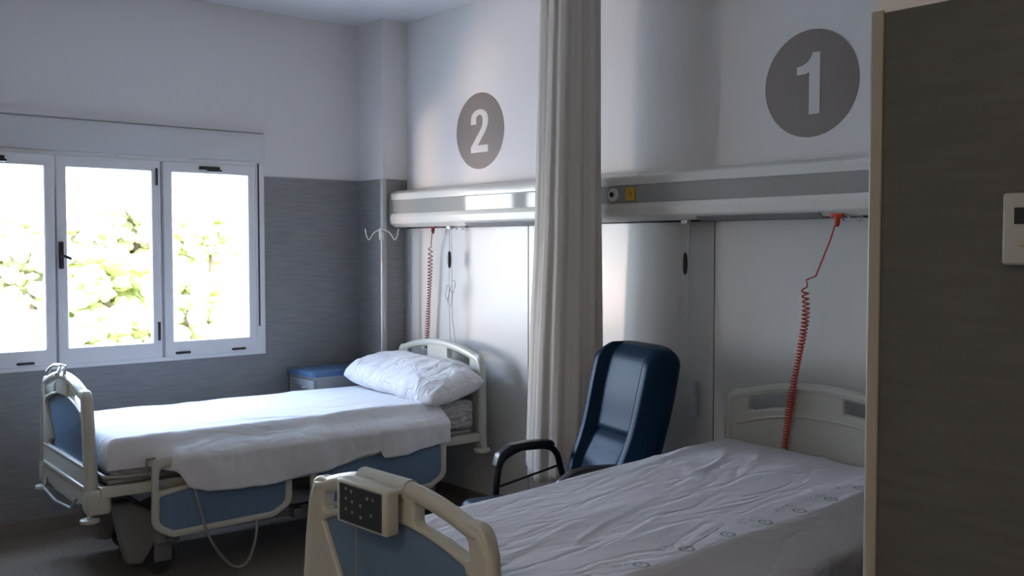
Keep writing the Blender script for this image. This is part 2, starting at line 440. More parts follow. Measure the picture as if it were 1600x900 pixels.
# ------------------------------------------------------------------ headwall console
con = thing('medical_console', 'long white and grey medical supply console across the bed head wall', 'console', (0, 0, 1.7))
X0, X1 = .338, 4.778
prof = rounded([(-.001, .240), (-.085, .236, .02), (-.138, .215, .02), (-.138, .172, .004), (-.131, .170), (-.131, .085), (-.138, .083, .004), (-.146, .060, .02), (-.140, .020, .018), (-.105, -.004, .012), (-.001, -.004)])
MB().prism(prof, X0, X1).build('housing', M['console'], con)
MB().box(X0 + .012, X1 - .002, -.1375, -.130, .086, .169, .001, 1).build('fascia', M['fascia'], con)
MB().prism(rounded([(-.0, .242), (-.087, .238, .02), (-.141, .217, .02), (-.148, .060, .02), (-.143, .018, .018), (-.107, -.006, .012), (0, -.006)]), X0 - .01, X0).build('end_cap', M['cream2'], con)
MB().box(X0, X1, -.02, -.001, -.012, -.004).build('shadow_joint', M['seam'], con, False)
for a, b in ((1.12, 1.75), (2.86, 3.50)):
    MB().prism([(-.1345, .006), (-.10, -.010), (-.03, -.010), (-.03, .0), (-.1, .0), (-.128, .012)], a, b).build('lamp_diffuser', M['diffuser'], con)
for x, m_, nm in ((2.347, 'white', 'air_outlet'), (2.462, 'yellow', 'suction_outlet')):
    k = MB()
    if nm == 'air_outlet': k.lathe([(.033, 0), (.033, -.012), (.027, -.018), (.02, -.018)], (x, -.1375, .128), 'y')
    else:
        k.box(x - .03, x + .03, -.149, -.1375, .095, .160, .004)
    o = k.build(nm, M[m_], con)
    MB().lathe([(.013, 0), (.012, -.006), (.004, -.008)], (x, -.155 if nm == 'air_outlet' else -.149, .128), 'y', 16).build('socket', M['black'] if nm == 'air_outlet' else M['yellow'], o)
for x in (1.04, 3.63):
    h = MB()
    for dx in (-.03, .03):
        h.tube([(x + dx, -.10, 0), (x + dx, -.115, -.02), (x + dx + .02, -.13, -.03), (x + dx + .035, -.125, -.012)], .003, 6)
    h.tube([(x - .05, -.11, -.008), (x + .05, -.11, -.008)], .004, 6)
    h.build('wire_hook', M['chrome'], con)

# ------------------------------------------------------------------ bed number signs
def number_sign(x, z, polys, label):
    t = thing('bed_number_sign', label, 'sign', (x, 0, z), 0, 'bed number signs on the wall')
    R = .2285
    plate('disc', [(R * math.cos(2 * PI * k / 96), R * math.sin(2 * PI * k / 96)) for k in range(96)], [], -.0025, -.0003, M['disc'], t, .0004)
    plate('numeral', polys, [], -.0036, -.0020, M['numeral'], t, .0003)
one = [((px - 378) * .00069 - .007, (655 - py) / 420 * .262 - .131) for px, py in ((404, 238), (455, 238), (455, 655), (379, 655), (379, 368), (350, 378), (292, 378), (292, 325), (340, 315), (372, 295), (392, 266))]
def two():
    p = [(0, .66), (0, .77)]
    p += [(.5 + .5 * math.cos(a), .77 + .23 * math.sin(a)) for a in [PI - k * PI / 16 for k in range(1, 17)]]
    p += [(1, .68), (.95, .585), (.84, .47), (.40, .165), (1, .165), (1, 0), (0, 0), (0, .13), (.56, .52), (.66, .61), (.69, .69)]
    p += [(.5 + .19 * math.cos(a), .77 + .105 * math.sin(a)) for a in [k * PI / 12 for k in range(0, 13)]]
    p += [(.31, .66)]
    return [((a - .5) * .165, (b - .5) * .258) for a, b in p]
number_sign(1.096, 2.267, two(), 'round taupe wall sign with the white number 2')
number_sign(3.369, 2.267, one, 'round taupe wall sign with the white number 1')

# ------------------------------------------------------------------ thermostat
th = thing('thermostat', 'square beige wall thermostat with dark display on grey vinyl wall', 'thermostat', (5.099, BY - .0035, 1.60))
MB().box(-.060, .060, -.024, 0, -.061, .061, .005, 3).build('casing', M['therm'], th)
MB().box(-.040, .040, -.0255, -.022, .008, .036, .001, 1).build('display', M['lcd'], th)
for s in (-1, 1): MB().box(s * .021 - .009, s * .021 + .009, -.027, -.022, -.030, -.020, .001, 1).build('button', M['guard'], th)

# ------------------------------------------------------------------ curtain
ct = MB()
rows, cols = 60, 260
def curtain_pt(u, v):
    """u round the gathered bundle, v 0 at the top .. 1 at the hem"""
    a = PI * .75 + u * 2.12 * PI
    r_ = (.140 + .030 * min(1, v * 1.3)) * (1 - .16 * max(0, u - .75))
    r_ += (.0055 + .004 * v) * math.sin(a * 12 + 1.2 * math.sin(v * 2)) + .0022 * math.sin(a * 27 + 2 * v) + .006 * math.sin(a * 5 + 3 * v)
    x = 2.250 - .022 * v + r_ * math.cos(a) * 1.02
    y = -.345 + r_ * math.sin(a) * .98
    x -= .05 * max(0, v - .55) * (1 + math.cos(a - PI * 1.2))
    return x, y
for i in range(rows + 1):
    v_ = i / rows
    for j in range(cols + 1):
        u = j / cols
        x, y = curtain_pt(u, v_)
        zz = 2.99 + (.445 - 2.99) * v_
        if v_ > .9: zz += .03 * math.sin(u * 13) * (v_ - .9) * 10
        ct.bm.verts.new((x, y, zz))
ct.bm.verts.ensure_lookup_table()
for i in range(rows):
    for j in range(cols):
        a = i * (cols + 1) + j
        ct.bm.faces.new([ct.bm.verts[k] for k in (a, a + 1, a + cols + 2, a + cols + 1)])
_n = M['curtain'].node_tree; _b = _n.nodes['Principled BSDF']
_t = _n.nodes.new('ShaderNodeBsdfTranslucent'); _t.inputs[0].default_value = (.78, .73, .68, 1)
_m = _n.nodes.new('ShaderNodeMixShader'); _m.inputs[0].default_value = .42
_n.links.new(_b.outputs[0], _m.inputs[1]); _n.links.new(_t.outputs[0], _m.inputs[2]); _n.links.new(_m.outputs[0], _n.nodes['Material Output'].inputs[0])
cu = ct.build('privacy_curtain', M['curtain'], ang=80)
cu.data.validate()
md = cu.modifiers.new('s', 'SOLIDIFY'); md.thickness = .0015
tag(cu, 'beige privacy curtain gathered between the two beds, hem above the floor', 'curtain')
rail = MB().box(2.185, 2.225, -2.9, -.05, H - .03, H - .002, .004).build('curtain_rail', M['pvc'])
tag(rail, 'white ceiling rail the beige curtain hangs from', 'rail')

# ------------------------------------------------------------------ hospital bed
def arch(hw, z_side, z_mid, n=24, x0=None, x1=None):
    x0 = -hw if x0 is None else x0; x1 = hw if x1 is None else x1
    return [(x0 + (x1 - x0) * k / n, z_side + (z_mid - z_side) * (1 - ((x0 + (x1 - x0) * k / n) / hw) ** 2)) for k in range(n + 1)]
def bed():
    """local frame: x across, head end at y=0, foot end at y=-2.2"""
    t = thing('hospital_bed', '', 'bed')
    # ---- headboard
    yh = -.035
    top = arch(.455, .915, .998, 28)
    out = rounded([(-.475, .40, .01), (-.405, .40, .01), (-.40, .56, .03), (.40, .56, .03), (.405, .40, .01), (.475, .40, .01), (.468, .80, 0)], 4) + [(.462, .89)] + top[::-1][0:0]
    out += rounded([(.462, .89), (.440, .945, .05), (.36, .952)], 5)[1:-1]
    out += [p for p in arch(.47, .915, .998, 40)[::-1] if abs(p[0]) < .37]
    out += rounded([(-.36, .952), (-.440, .945, .05), (-.462, .89)], 5)[1:-1] + [(-.462, .89), (-.468, .80)]
    def hole(sx, a, b, lo, hi, arch_hw=.47):
        f = lambda x: -.083 * (x / arch_hw) ** 2
        pts = [(a, lo + f(a), .012), ((a + b) / 2, lo + f((a + b) / 2), .2), (b, lo + f(b), .015), (b - .006, hi + f(b), .02), ((a + b) / 2, hi + f((a + b) / 2), .2), (a, hi + f(a), .012)]
        q = rounded(pts, 4)
        return [(sx * x, z) for x, z in q]
    hb = plate('headboard', out, [hole(1, .115, .345, .905, .968), hole(-1, .115, .345, .905, .968)], yh - .02, yh + .02, M['cream2'], t, .012)
    # raised rim around the top and sides
    rim = [(-.452, .43), (-.448, .82), (-.442, .88), (-.425, .915)] + [p for p in arch(.47, .900, .984, 30) if abs(p[0]) < .40] + [(.425, .915), (.442, .88), (.448, .82), (.452, .43)]
    MB().tube([(x, yh - .004, z) for x, z in rim], .0235, 10).build('rim', M['cream2'], hb)
    MB().tube([(x, yh - .022, z) for x, z in arch(.40, .80, .868, 20)], .006, 6).build('moulding', M['cream2'], hb)
    for s in (-1, 1):
        MB().lathe([(.042, 0), (.05, .006), (.05, .020), (.042, .026), (.012, .026), (.012, .04)], (s * .452, yh - .005, .38), 'z').build('bumper_roller', M['cream2'], hb)
    # ---- footboard
    yf = -2.185
    post_o = [(.475, .375, .02), (.468, .50, 0), (.448, .70, 0), (.432, .86, 0)]
    o2 = [(-.475, .375), (-.36, .375), (-.34, .40), (-.20, .375), (.20, .375), (.34, .40), (.36, .375), (.475, .375), (.468, .50), (.448, .70), (.430, .85)]
    o2 += rounded([(.430, .85), (.405, .918, .06), (.33, .925)], 6)[1:-1]
    o2 += [p for p in arch(.43, .885, .968, 40)[::-1] if abs(p[0]) < .33]
    o2 += rounded([(-.33, .925), (-.405, .918, .06), (-.430, .85)], 6)[1:-1] + [(-.430, .85), (-.448, .70), (-.468, .50)]
    def fh(sx, a, b, lo, hi):
        f = lambda x: -.083 * (x / .43) ** 2
        q = rounded([(a, lo + f(a), .012), ((a + b) / 2, lo + f((a + b) / 2), .2), (b + .006, lo + f(b), .012), (b, hi + f(b), .03), ((a + b) / 2, hi + f((a + b) / 2), .2), (a, hi + f(a), .012)], 4)
        return [(sx * x, z) for x, z in q]
    def blue_out(g):
        return rounded([(-.372 + g, .585 + g, .02), (.372 - g, .585 + g, .02), (.352 - g, .795 - g, .012)], 4) + [(x, z - g) for x, z in arch(.36, .797, .862, 24)[::-1] if abs(x) < .34] + [(-.352 + g, .795 - g)]
    fb = plate('footboard', o2, [fh(1, .115, .345, .878, .934), fh(-1, .115, .345, .878, .934), blue_out(0)], yf - .021, yf + .021, M['cream'], t, .010)
    plate('blue_panel', blue_out(-.004), [], yf - .006, yf + .006, M['blue'], fb, .002)
    rim = [(-.452, .40), (-.446, .55), (-.428, .74), (-.412, .85), (-.385, .893)] + [p for p in arch(.43, .868, .952, 30) if abs(p[0]) < .35] + [(.385, .893), (.412, .85), (.428, .74), (.446, .55), (.452, .40)]
    MB().tube([(x, yf - .002, z) for x, z in rim], [.029 if z < .6 else .026 if z < .8 else .023 for x, z in rim], 12).build('rim', M['cream'], fb)
    MB().box(-.40, .40, yf - .030, yf + .012, .475, .495, .008).build('cross_moulding', M['cream'], fb)
    MB().box(-.40, .40, yf - .024, yf + .012, .568, .584, .006).build('cross_moulding', M['cream'], fb)
    MB().tube([(-.30, yf - .03, .42), (-.27, yf - .05, .375), (0, yf - .055, .36), (.27, yf - .05, .375), (.30, yf - .03, .42)], .007, 8).build('grip_bar', M['steel'], fb)
    for s in (-1, 1):
        MB().box(s * .45 - .04, s * .45 + .04, yf - .03, yf + .075, .37, .485, .018, 3).build('corner_bumper', M['cream'], fb)
        MB().lathe([(.03, 0), (.042, .004), (.042, .018), (.03, .022), (.012, .022), (.012, .05)], (s * .452, yf - .012, .335), 'z').build('bumper_roller', M['cream2'], fb)
    for root_, k_ in ((fb, .90), (hb, .975)):
        for o_ in [root_] + kids(root_):
            for v_ in o_.data.vertices: v_.co.x *= k_
    # ---- mattress platform
    fm = MB()
    for s in (-1, 1): fm.box(s * .43 - .02, s * .43 + .02, -2.16, -.06, .445, .495, .006)
    for y in (-2.14, -1.5, -.9, -.3, -.10): fm.box(-.41, .41, y - .02, y + .02, .45, .49, .005)
    fm.build('side_frame', M['cream'], t)
    dk = MB()
    for a, b in ((-2.12, -1.50), (-1.48, -.98), (-.96, -.80), (-.78, -.10)): dk.box(-.42, .42, a, b, .497, .518, .006)
    dk.build('mattress_platform', M['steel'], t)
    gb = MB()   # bent wire mattress stop at the foot end, curved in at the corners
    gb.tube([(-.42, -1.9, .53), (-.44, -2.06, .53), (-.40, -2.13, .53), (.40, -2.13, .53), (.44, -2.06, .53), (.455, -1.9, .53), (.455, -1.70, .53)], .011, 8)
    gb.tube([(.455, -1.96, .53), (.46, -1.96, .60), (.46, -1.88, .60), (.455, -1.88, .53)], .006, 6)
    gb.build('mattress_stop', M['steel'], t)
    # ---- lift and chassis
    ch = MB()
    for s in (-1, 1): ch.box(s * .255 - .025, s * .255 + .025, -1.90, -.28, .165, .215, .006)
    for y in (-1.86, -1.15, -.32): ch.box(-.34, .34, y - .025, y + .025, .165, .215, .006)
    ch.build('chassis', M['steel'], t)
    lf = MB()
    for s in (-1, 1):
        lf.tube([(s * .19, -1.85, .20), (s * .24, -1.05, .46)], .022, 8)
        lf.tube([(s * .19, -.45, .20), (s * .24, -1.05, .46)], .022, 8)
    lf.box(-.10, .10, -1.7, -1.15, .24, .36, .02)
    lf.build('lift_arms', M['steel'], t)
    # shroud at the foot end: slanted plastic leg cover
    for s in (-1, 1):
        q = rounded([(-2.06, .375, .02), (-1.99, .38, .02), (-1.88, .31, .04), (-1.73, .20, .03), (-1.76, .145, .02), (-1.87, .160, .02), (-1.93, .065, .02), (-2.00, .075, .03), (-2.03, .20, .03)], 5)
        pr = plate('leg_shroud', q, [], s * .255 - .045, s * .255 + .045, M['shroud'], t, .018, 'yz')
    for s in (-1, 1):
        for y in (-1.84, -.32):
            c = MB(); x = s * .255; 
            w_ = MB().lathe([(.030, -.017), (.066, -.019), (.072, -.012), (.072, .012), (.066, .019), (.030, .017)], (x, y, .072), 'x', 28)
            w_o = MB().box(x - .030, x - .022, y - .035, y + .05, .06, .165, .006).box(x + .022, x + .030, y - .035, y + .05, .06, .165, .006).box(x - .03, x + .03, y - .04, y + .055, .14, .172, .012).build('castor', M['shroud'], t)
            w_.build('wheel', M['rubber'], w_o)
            MB().box(x - .012, x + .012, y - .10 if y < -1 else y + .02, y - .04 if y < -1 else y + .10, .12, .135, .004).build('brake_pedal', M['chrome'], w_o)
    # ---- side guards (lowered)
    for s in (-1, 1):
        xg = s * .512
        def guard(y0, y1, flip, tz):
            F = (lambda y: y) if not flip else (lambda y: y0 + y1 - y)
            L_ = y1 - y0
            o_ = [(F(y0 + .005), .60, .05), (F(y0), .29, .07), (F(y0 + .09), .235, .06), (F(y1 - .10), .245, .08), (F(y1), .30, .07), (F(y1), tz, .05), (F(y1 - .12), tz + .05, .06), (F(y0 + .20), .585, .08), (F(y0 + .10), .61, .05)]
            i_ = [(F(y0 + .038), .565, .03), (F(y0 + .034), .46, .01), (F(y0 + .18), .475, .02), (F(y0 + .17), .565, .04)]
            b_ = [(F(y0 + .036), .430, .015), (F(y0 + .034), .305, .05), (F(y0 + .10), .268, .04), (F(y1 - .11), .276, .06), (F(y1 - .036), .315, .05), (F(y1 - .036), tz - .02, .04), (F(y1 - .13), tz + .015, .05), (F(y0 + .24), .462, .02)]
            if flip: o_, i_, b_ = o_[::-1], i_[::-1], b_[::-1]
            g_ = plate('side_guard', rounded(o_), [rounded(i_), rounded(b_)], xg - .014, xg + .014, M['cream'], t, .010, 'yz')
            plate('blue_panel', rounded(b_), [], xg - .005, xg + .005, M['blue'], g_, .0015, 'yz', .006)
        guard(-1.96, -1.27, False, .44)
        guard(-1.17, -.345, False, .495)
        for y in (-1.75, -1.50, -.95, -.60):
            MB().box(min(s * .40, xg - s * .014), max(s * .40, xg - s * .014), y, y + .05, .44, .47, .005).build('guard_bracket', M['steel'], t)
    return t
BED2 = (.905, -.13, 0); B2R = math.radians(-1.9)
b2 = bed()
b2.location = BED2; b2.rotation_euler = (0, 0, B2R)
b2['label'] = 'hospital bed by the window, whole side seen, with blue panels and plain footboard'
b2['group'] = 'hospital beds'
B1R = math.radians(2.9)
b1 = copy_tree(b2)
b1.location = (3.54, -.13, 0); b1.rotation_euler = (0, 0, B1R)
b1['label'] = 'nearest hospital bed, its blue footboard cut off by the bottom edge of the photo'
B1M = Matrix.Translation((3.54, -.13, 0)) @ Matrix.Rotation(B1R, 4, 'Z')
# cable looping under the window bed
cp = [(.535, -1.77, .46), (.545, -1.745, .34), (.55, -1.70, .20), (.55, -1.62, .08), (.55, -1.555, .045), (.55, -1.505, .09), (.54, -1.47, .205), (.47, -1.45, .32), (.38, -1.43, .38)]
def smooth_path(P, n=8):
    P = [Vector(p) for p in P]; out = []
    for i in range(len(P) - 1):
        p0 = P[max(i - 1, 0)]; p1 = P[i]; p2 = P[i + 1]; p3 = P[min(i + 2, len(P) - 1)]
        for k in range(n):
            t_ = k / n
            out.append(.5 * ((2 * p1) + (p2 - p0) * t_ + (2 * p0 - 5 * p1 + 4 * p2 - p3) * t_ ** 2 + (3 * p1 - p0 - 3 * p2 + p3) * t_ ** 3))
    out.append(P[-1]); return out
MB().tube(smooth_path(cp), .007, 8).build('power_cable', M['steel'], b2)
# bed stand-off clip on the window bed's footboard
MB().tube(smooth_path([(-.22, -2.215, .955), (-.18, -2.20, .985), (-.10, -2.185, .995), (-.03, -2.20, .99), (.02, -2.23, .965)]), .010, 8).tube(smooth_path([(-.10, -2.16, .97), (-.06, -2.20, 1.0), (.02, -2.19, 1.0), (.05, -2.21, .95)]), .006, 6).build('accessory_clip', M['clear'], b2)

# ------------------------------------------------------------------ mattresses, sheets, pillow
def fb_noise(p): return noise.noise(p)
def crease(x, y, seed, sx, sy, p=3):
    n_ = noise.noise(Vector((x * sx, y * sy, seed)))
    return (1 - min(1, abs(n_) * p)) ** 2
def mattress(hw, y0, y1, z0, z1, mtx, label):
    k = MB().box(-hw, hw, y0, y1, z0, z1, .035, 4)
    bmesh.ops.subdivide_edges(k.bm, edges=[e for e in k.bm.edges if e.calc_length() > .3], cuts=14, use_grid_fill=True)
    for v_ in k.bm.verts: v_.co += noise.noise_vector(v_.co * 9) * .006
    o = k.build('mattress', M['mattress']); o.matrix_world = mtx
    return tag(o, label, 'mattress', 'mattresses on the beds')
M2 = Matrix.Translation(BED2) @ Matrix.Rotation(B2R, 4, 'Z')
mattress(.425, -2.115, -.075, .520, .688, M2, 'wrapped mattress of the window bed, under its sheet and pillow')
mattress(.425, -2.12, -.085, .520, .690, B1M, 'mattress of the nearest bed, hidden under its printed sheet')

def interp(tab, y):
    if y <= tab[0][0]: return tab[0][1]
    for (a, va), (b, vb) in zip(tab, tab[1:]):
        if y <= b:
            t_ = (y - a) / (b - a); t_ = t_ * t_ * (3 - 2 * t_); return va + (vb - va) * t_
    return tab[-1][1]
def sheet(name, mtx, m, hw, y_foot, y_head, zt, near_hem, far_hem, foot_hem, head_hem, flare, wr, seed, label, lift=0):
    """cloth over a mattress: parameter grid, excess length folds down over the rounded edge"""
    r = .035; arcL = r * PI / 2
    def fold(e):          # excess e -> (outward, down)
        if e <= 0: return 0, 0
        if e < arcL: a = e / r; return r * math.sin(a), r * (1 - math.cos(a))
        return r, r + (e - arcL)
    nT, nS, nL, nE = 76, 26, 170, 9
    us = [('f', 1 - i / nS * 1.0) for i in range(nS)] + [('t', -1 + 2 * i / nT) for i in range(nT + 1)] + [('n', (i + 1) / nS) for i in range(nS)]
    vsn = [('F', 1 - i / nE) for i in range(nE)] + [('T', i / nL) for i in range(nL + 1)] + ([('H', (i + 1) / nE) for i in range(nE)] if head_hem else [])
    bm = MB(); G = []
    cwx = hw - r
    yF, yH = y_foot + r, (y_head - r if head_hem else y_head)
    for kv, tv in vsn:
        row = []
        for ku, tu in us:
            if kv == 'T': y = yF + (yH - yF) * tv; ey = 0
            elif kv == 'F': y = yF; ey = tv * (zt - foot_hem + r * .5)
            else: y = yH; ey = tv * (zt - head_hem + r * .5)
            oy, dy = fold(ey)
            yy = y - oy if kv == 'F' else y + oy
            if ku == 't': x = cwx * tu; ex = 0; hem = None
            elif ku == 'n': x = cwx; hem = near_hem(y); ex = tu * (zt - hem + .02)
            else: x = -cwx; hem = far_hem; ex = tu * (zt - hem + .02)
            ox, dx = fold(ex)
            down = max(dx, dy)
            sgn = 1 if ku == 'n' else -1
            xx = x + sgn * ox if ku != 't' else x
            if ku == 'n':
                fl = flare(y)
                q = max(0, min(1, (down - .005) / .10))
                xx += fl * (q * q * (3 - 2 * q))
                amp = min(1, down / .15)
                xx += amp * fl * (.20 * noise.noise(Vector((y * 5, down * 2, seed))) + .12 * noise.noise(Vector((y * 13, down * 5 + y * 3, seed + 4))))
            z = zt - down
            if ku == 't' or ex < .05:
                f_ = 1 if kv == 'T' else .4
                w_ = .45 * noise.noise(Vector((xx * 3, yy * 2.2, seed)))
                w_ += 1.1 * crease(xx, yy, seed + 1, 2.4, 1.1, 4) * max(0, noise.noise(Vector((xx * 2.5, yy * 2.5, seed + 9))) + .25)
                w_ += .6 * crease(xx + yy * .25, yy, seed + 2, 9, 2.2, 3.5) * max(0, noise.noise(Vector((xx * 3.5, yy * 3, seed + 19))) + .15)
                z += wr * f_ * w_ + (.003 if kv == 'T' else 0)
            else:
                amp = min(1, (down) / .06)
                xx += sgn * amp * .006 * (noise.noise(Vector((xx * 5, yy * 10, z * 6 + seed))) + .6 * noise.noise(Vector((xx * 5, yy * 24, z * 20 + seed))))
            if kv == 'F' and ey > .05: yy += .006 * noise.noise(Vector((xx * 16, z * 10, seed)))
            z += lift * (.22 + .78 * max(0, min(1, (yy + 2.13) / 2.05)) ** 2) * max(0, min(1, .5 - xx / .86)) * (1 if down < .03 else max(0, 1 - (down - .03) / .3))
            row.append(bm.bm.verts.new((xx, yy, z)))
        G.append(row)
    for a, b in zip(G, G[1:]):
        for k in range(len(a) - 1):
            bm.bm.faces.new((a[k], a[k + 1], b[k + 1], b[k]))
    o = bm.build(name, m, ang=180)
    o.matrix_world = mtx
    md = o.modifiers.new('s', 'SOLIDIFY'); md.thickness = .002; md.offset = 1
    return tag(o, label, 'sheet', 'bed sheets')
hem2 = [(-2.13, .565), (-1.96, .563), (-1.86, .545), (-1.78, .455), (-1.70, .432), (-1.40, .420), (-1.14, .440), (-.80, .492), (-.775, .500), (-.765, .462), (-.72, .462), (-.33, .492)]
def flare2(y):
    return interp([(-2.13, .006), (-1.95, .010), (-1.82, .118), (-1.6, .125), (-1.1, .125), (-.78, .122), (-.76, .132), (-.33, .118)], y)
sheet('bed_sheet', M2, M['cotton'], .435, -2.125, -.335, .699, lambda y: interp(hem2, y), .56, .56, None, flare2, .012, 3.1,
      'white sheet on the window bed, hanging loose over its blue side guards')
def hem1(y): return .40 + .02 * math.sin(y * 5)
def flare1(y): return .125 + .02 * math.sin(y * 3)
sheet('bed_sheet', B1M, M['print'], .435, -2.13, -.080, .702, hem1, .50, .52, .60, flare1, .014, 8.4,
      'white sheet with a row of small green printed rings on the nearest bed', .038)

def pillow():
    k = MB(); n, m_ = 96, 56
    L_, D_, T_ = .50, .210, .093
    grid = [[], []]
    for side in (0, 1):
        for i in range(n + 1):
            row = []
            for j in range(m_ + 1):
                a = -1 + 2 * i / n; b = -1 + 2 * j / m_
                pinch = 1 - .10 * (1 - abs(a)) * abs(b) ** 3 - .05 * (1 - abs(b)) * abs(a) ** 3
                x = a * (L_ - .01) * (1 - .07 * (1 - b * b) * 0 - .04 * abs(b) ** 4); y = b * D_ * (1 - .10 * abs(a) ** 5)
                h = (max(0, 1 - abs(a) ** 6) ** .42) * (max(0, 1 - abs(b) ** 3) ** .52)
                z = T_ * h * (1 if side else -.80)
                w = noise.noise(Vector((x * 7, y * 9, side * 5))) * .014 + crease(x, y, side + 2.5, 7, 3.5, 3) * .016 * (.3 + abs(a)) + crease(x, y, side + 7.5, 14, 5, 3) * .014 * abs(a) ** 2
                z += w * (h ** .5) * (1 if side else -.3)
                y += .012 * noise.noise(Vector((x * 6, 3, b))) ; 
                # sagging ends
                z -= .030 * max(0, a) ** 2 - .012 * max(0, -a) ** 2
                row.append(k.bm.verts.new((x, y, z)))
            grid[side].append(row)
    for side in (0, 1):
        for i in range(n):
            for j in range(m_):
                g_ = grid[side]; k.bm.faces.new((g_[i][j], g_[i + 1][j], g_[i + 1][j + 1], g_[i][j + 1]))
    bmesh.ops.remove_doubles(k.bm, verts=k.bm.verts[:], dist=.0008)
    o = k.build('pillow', M['pillow'], ang=180)
    o.location = (.915, -.385, .795); o.rotation_euler = (math.radians(14), math.radians(1.5), math.radians(-1))
    return tag(o, 'plump white crumpled pillow at the head of the window bed', 'pillow')
pillow()

# ------------------------------------------------------------------ keypad hung on the footboard of the near bed
kp = thing('bed_control_panel', 'cream bed control box with dark keypad hooked over the nearest footboard', 'control panel')
kp.matrix_world = B1M @ Matrix.Translation((-.040, -2.246, .908))
bx = MB().box(-.112, .112, -.020, .022, -.066, .050, .008, 3).build('casing', M['cream'], kp)
MB().box(-.094, .094, -.0225, -.016, -.058, .042, .002, 1).build('keypad', M['keypad'], kp)
for (a, b) in ((-.062, .030), (-.038, .026), (-.062, .004), (-.034, .0), (-.062, -.024), (-.034, -.028), (.004, -.004), (.004, -.034), (.034, .02), (.058, .02), (.05, -.02)):
    MB().lathe([(.0048, 0), (.0042, -.0015), (.001, -.0018)], (a, -.0225, b), 'y', 12).build('key', M['steel'], kp)
MB().tube([(-.100, .060, .040), (.108, .060, .040)], .029, 14).build('hook_sleeve', M['cream2'], kp)
MB().box(-.10, .11, .010, .060, .036, .050, .004).build('hook_bridge', M['cream'], kp)
cs = [(-.03, -.012, -.075), (-.03, -.012, -.16), (-.035, -.014, -.22)]
cc = smooth_path(cs, 6)
for i in range(90):
    a = i / 8 * 2 * PI; cc.append(Vector((-.035 + .010 * math.cos(a), -.016 + .010 * math.sin(a), -.22 - i * .0022)))
cc += [Vector((-.03, -.012, -.45)), Vector((-.02, .05, -.50))]
MB().tube(cc, .0028, 6).build('coiled_lead', M['steel'], kp)

# ------------------------------------------------------------------ coiled cords
def coil(path, R, turns, r, name, m, label, lead, mtx=None, knob=True):
    """straight lead then a helix around a smooth path"""
    P = smooth_path(path, 30)
    L_ = [0]
    for a, b in zip(P, P[1:]): L_.append(L_[-1] + (b - a).length)
    tot = L_[-1]
    pts = [Vector(p) for p in lead]
    N = turns * 12
    for i in range(N + 1):
        u = i / N; s = tot * (u ** .80)
        k = 0
        while k < len(L_) - 2 and L_[k + 1] < s: k += 1
        f = (s - L_[k]) / max(1e-9, L_[k + 1] - L_[k]); c = P[k].lerp(P[k + 1], f)
        t_ = (P[k + 1] - P[k]).normalized(); e1 = t_.cross(Vector((0, 1, 0))).normalized(); e2 = t_.cross(e1)
        a = u * turns * 2 * PI; RR = R * (.9 + .12 * math.sin(u * 11))
        pts.append(c + e1 * RR * math.cos(a) + e2 * RR * math.sin(a))
    th_ = thing(name, label, 'cord', tuple(lead[0]))
    o = MB().tube([p - Vector(lead[0]) for p in pts], r, 6).build('coiled_lead', m, th_)
    MB().lathe([(.010, 0), (.013, -.005), (.012, -.03), (.006, -.045)], (0, 0, .008), 'z', 14).box(-.028, .028, -.012, .012, .0, .016, .004).build('plug', m, th_)
    th_['group'] = 'red coiled cords'
    return th_
coil([(3.485, -.205, 1.405), (3.497, -.215, 1.28), (3.455, -.225, 1.02), (3.435, -.235, .86), (3.425, -.245, .735)], .0140, 50, .0034, 'coiled_cord', M['red'],
     'bright red coiled cord hanging onto the nearest bed', [(3.575, -.115, 1.688), (3.555, -.13, 1.60), (3.52, -.18, 1.45), (3.490, -.20, 1.435)])
coil([(.688, -.075, 1.57), (.68, -.075, 1.4), (.655, -.072, 1.15), (.632, -.070, .92)], .0140, 36, .0030, 'coiled_cord', M['redbrown'],
     'red coiled cord against the white panel behind the window bed', [(.735, -.09, 1.688), (.715, -.085, 1.63), (.700, -.08, 1.585)])

# ------------------------------------------------------------------ pull switches
def pull(x, label, long_):
    t = thing('pull_switch', label, 'switch', (x, -.10, 1.688), 0, 'hanging black pull switches')
    MB().box(-.02, .02, -.015, .015, -.012, .008, .003).build('cord_clamp', M['clear'], t)
    MB().tube([(0, 0, -.01), (-.004, 0, -.10), (-.004, 0, -.15)], .0028, 6).build('cord', M['clear'], t)
    MB().lathe([(.003, -.145), (.009, -.155), (.0115, -.18), (.012, -.21), (.010, -.235), (.004, -.25)], (-.004, 0, 0), 'z', 16).build('handle', M['black'], t)
    l = MB()
    l.tube([(-.006, 0, -.25), (-.008, 0, -.45)] + ([(-.010, .01, -.75)] if long_ else []), .002, 6)
    l.tube([(.018, 0, -.01), (.020, 0, -.35), (.024, 0, -.55)] + ([(.02, .03, -.74)] if long_ else [(.02, .02, -.78)]), .0024, 6)
    l.build('thin_lead', M['clear'], t)
    lp = MB()
    for (cx_, cz_, rx, rz) in ((-.025, -.40, .018, .045), (.03, -.36, .02, .04), (.0, -.43, .022, .05)):
        lp.tube([(cx_ + rx * math.cos(a), .006 * math.sin(3 * a), cz_ + rz * math.sin(a)) for a in [k * 2 * PI / 20 for k in range(20)]], .0024, 6, closed=True)
    lp.build('lead_loop', M['clear'], t)
    return t
pull(.925, 'black pull switch on pale lead hanging above the window bed', True)
p1 = pull(2.775, 'black pull switch on pale lead hanging above the navy chair', False)
hs = MB().box(2.752, 2.792, -.055, -.015, .76, .93, .010, 3).build('call_handset', M['panel'])
tag(hs, 'small white handset hanging on the wall just behind the navy chair', 'handset')

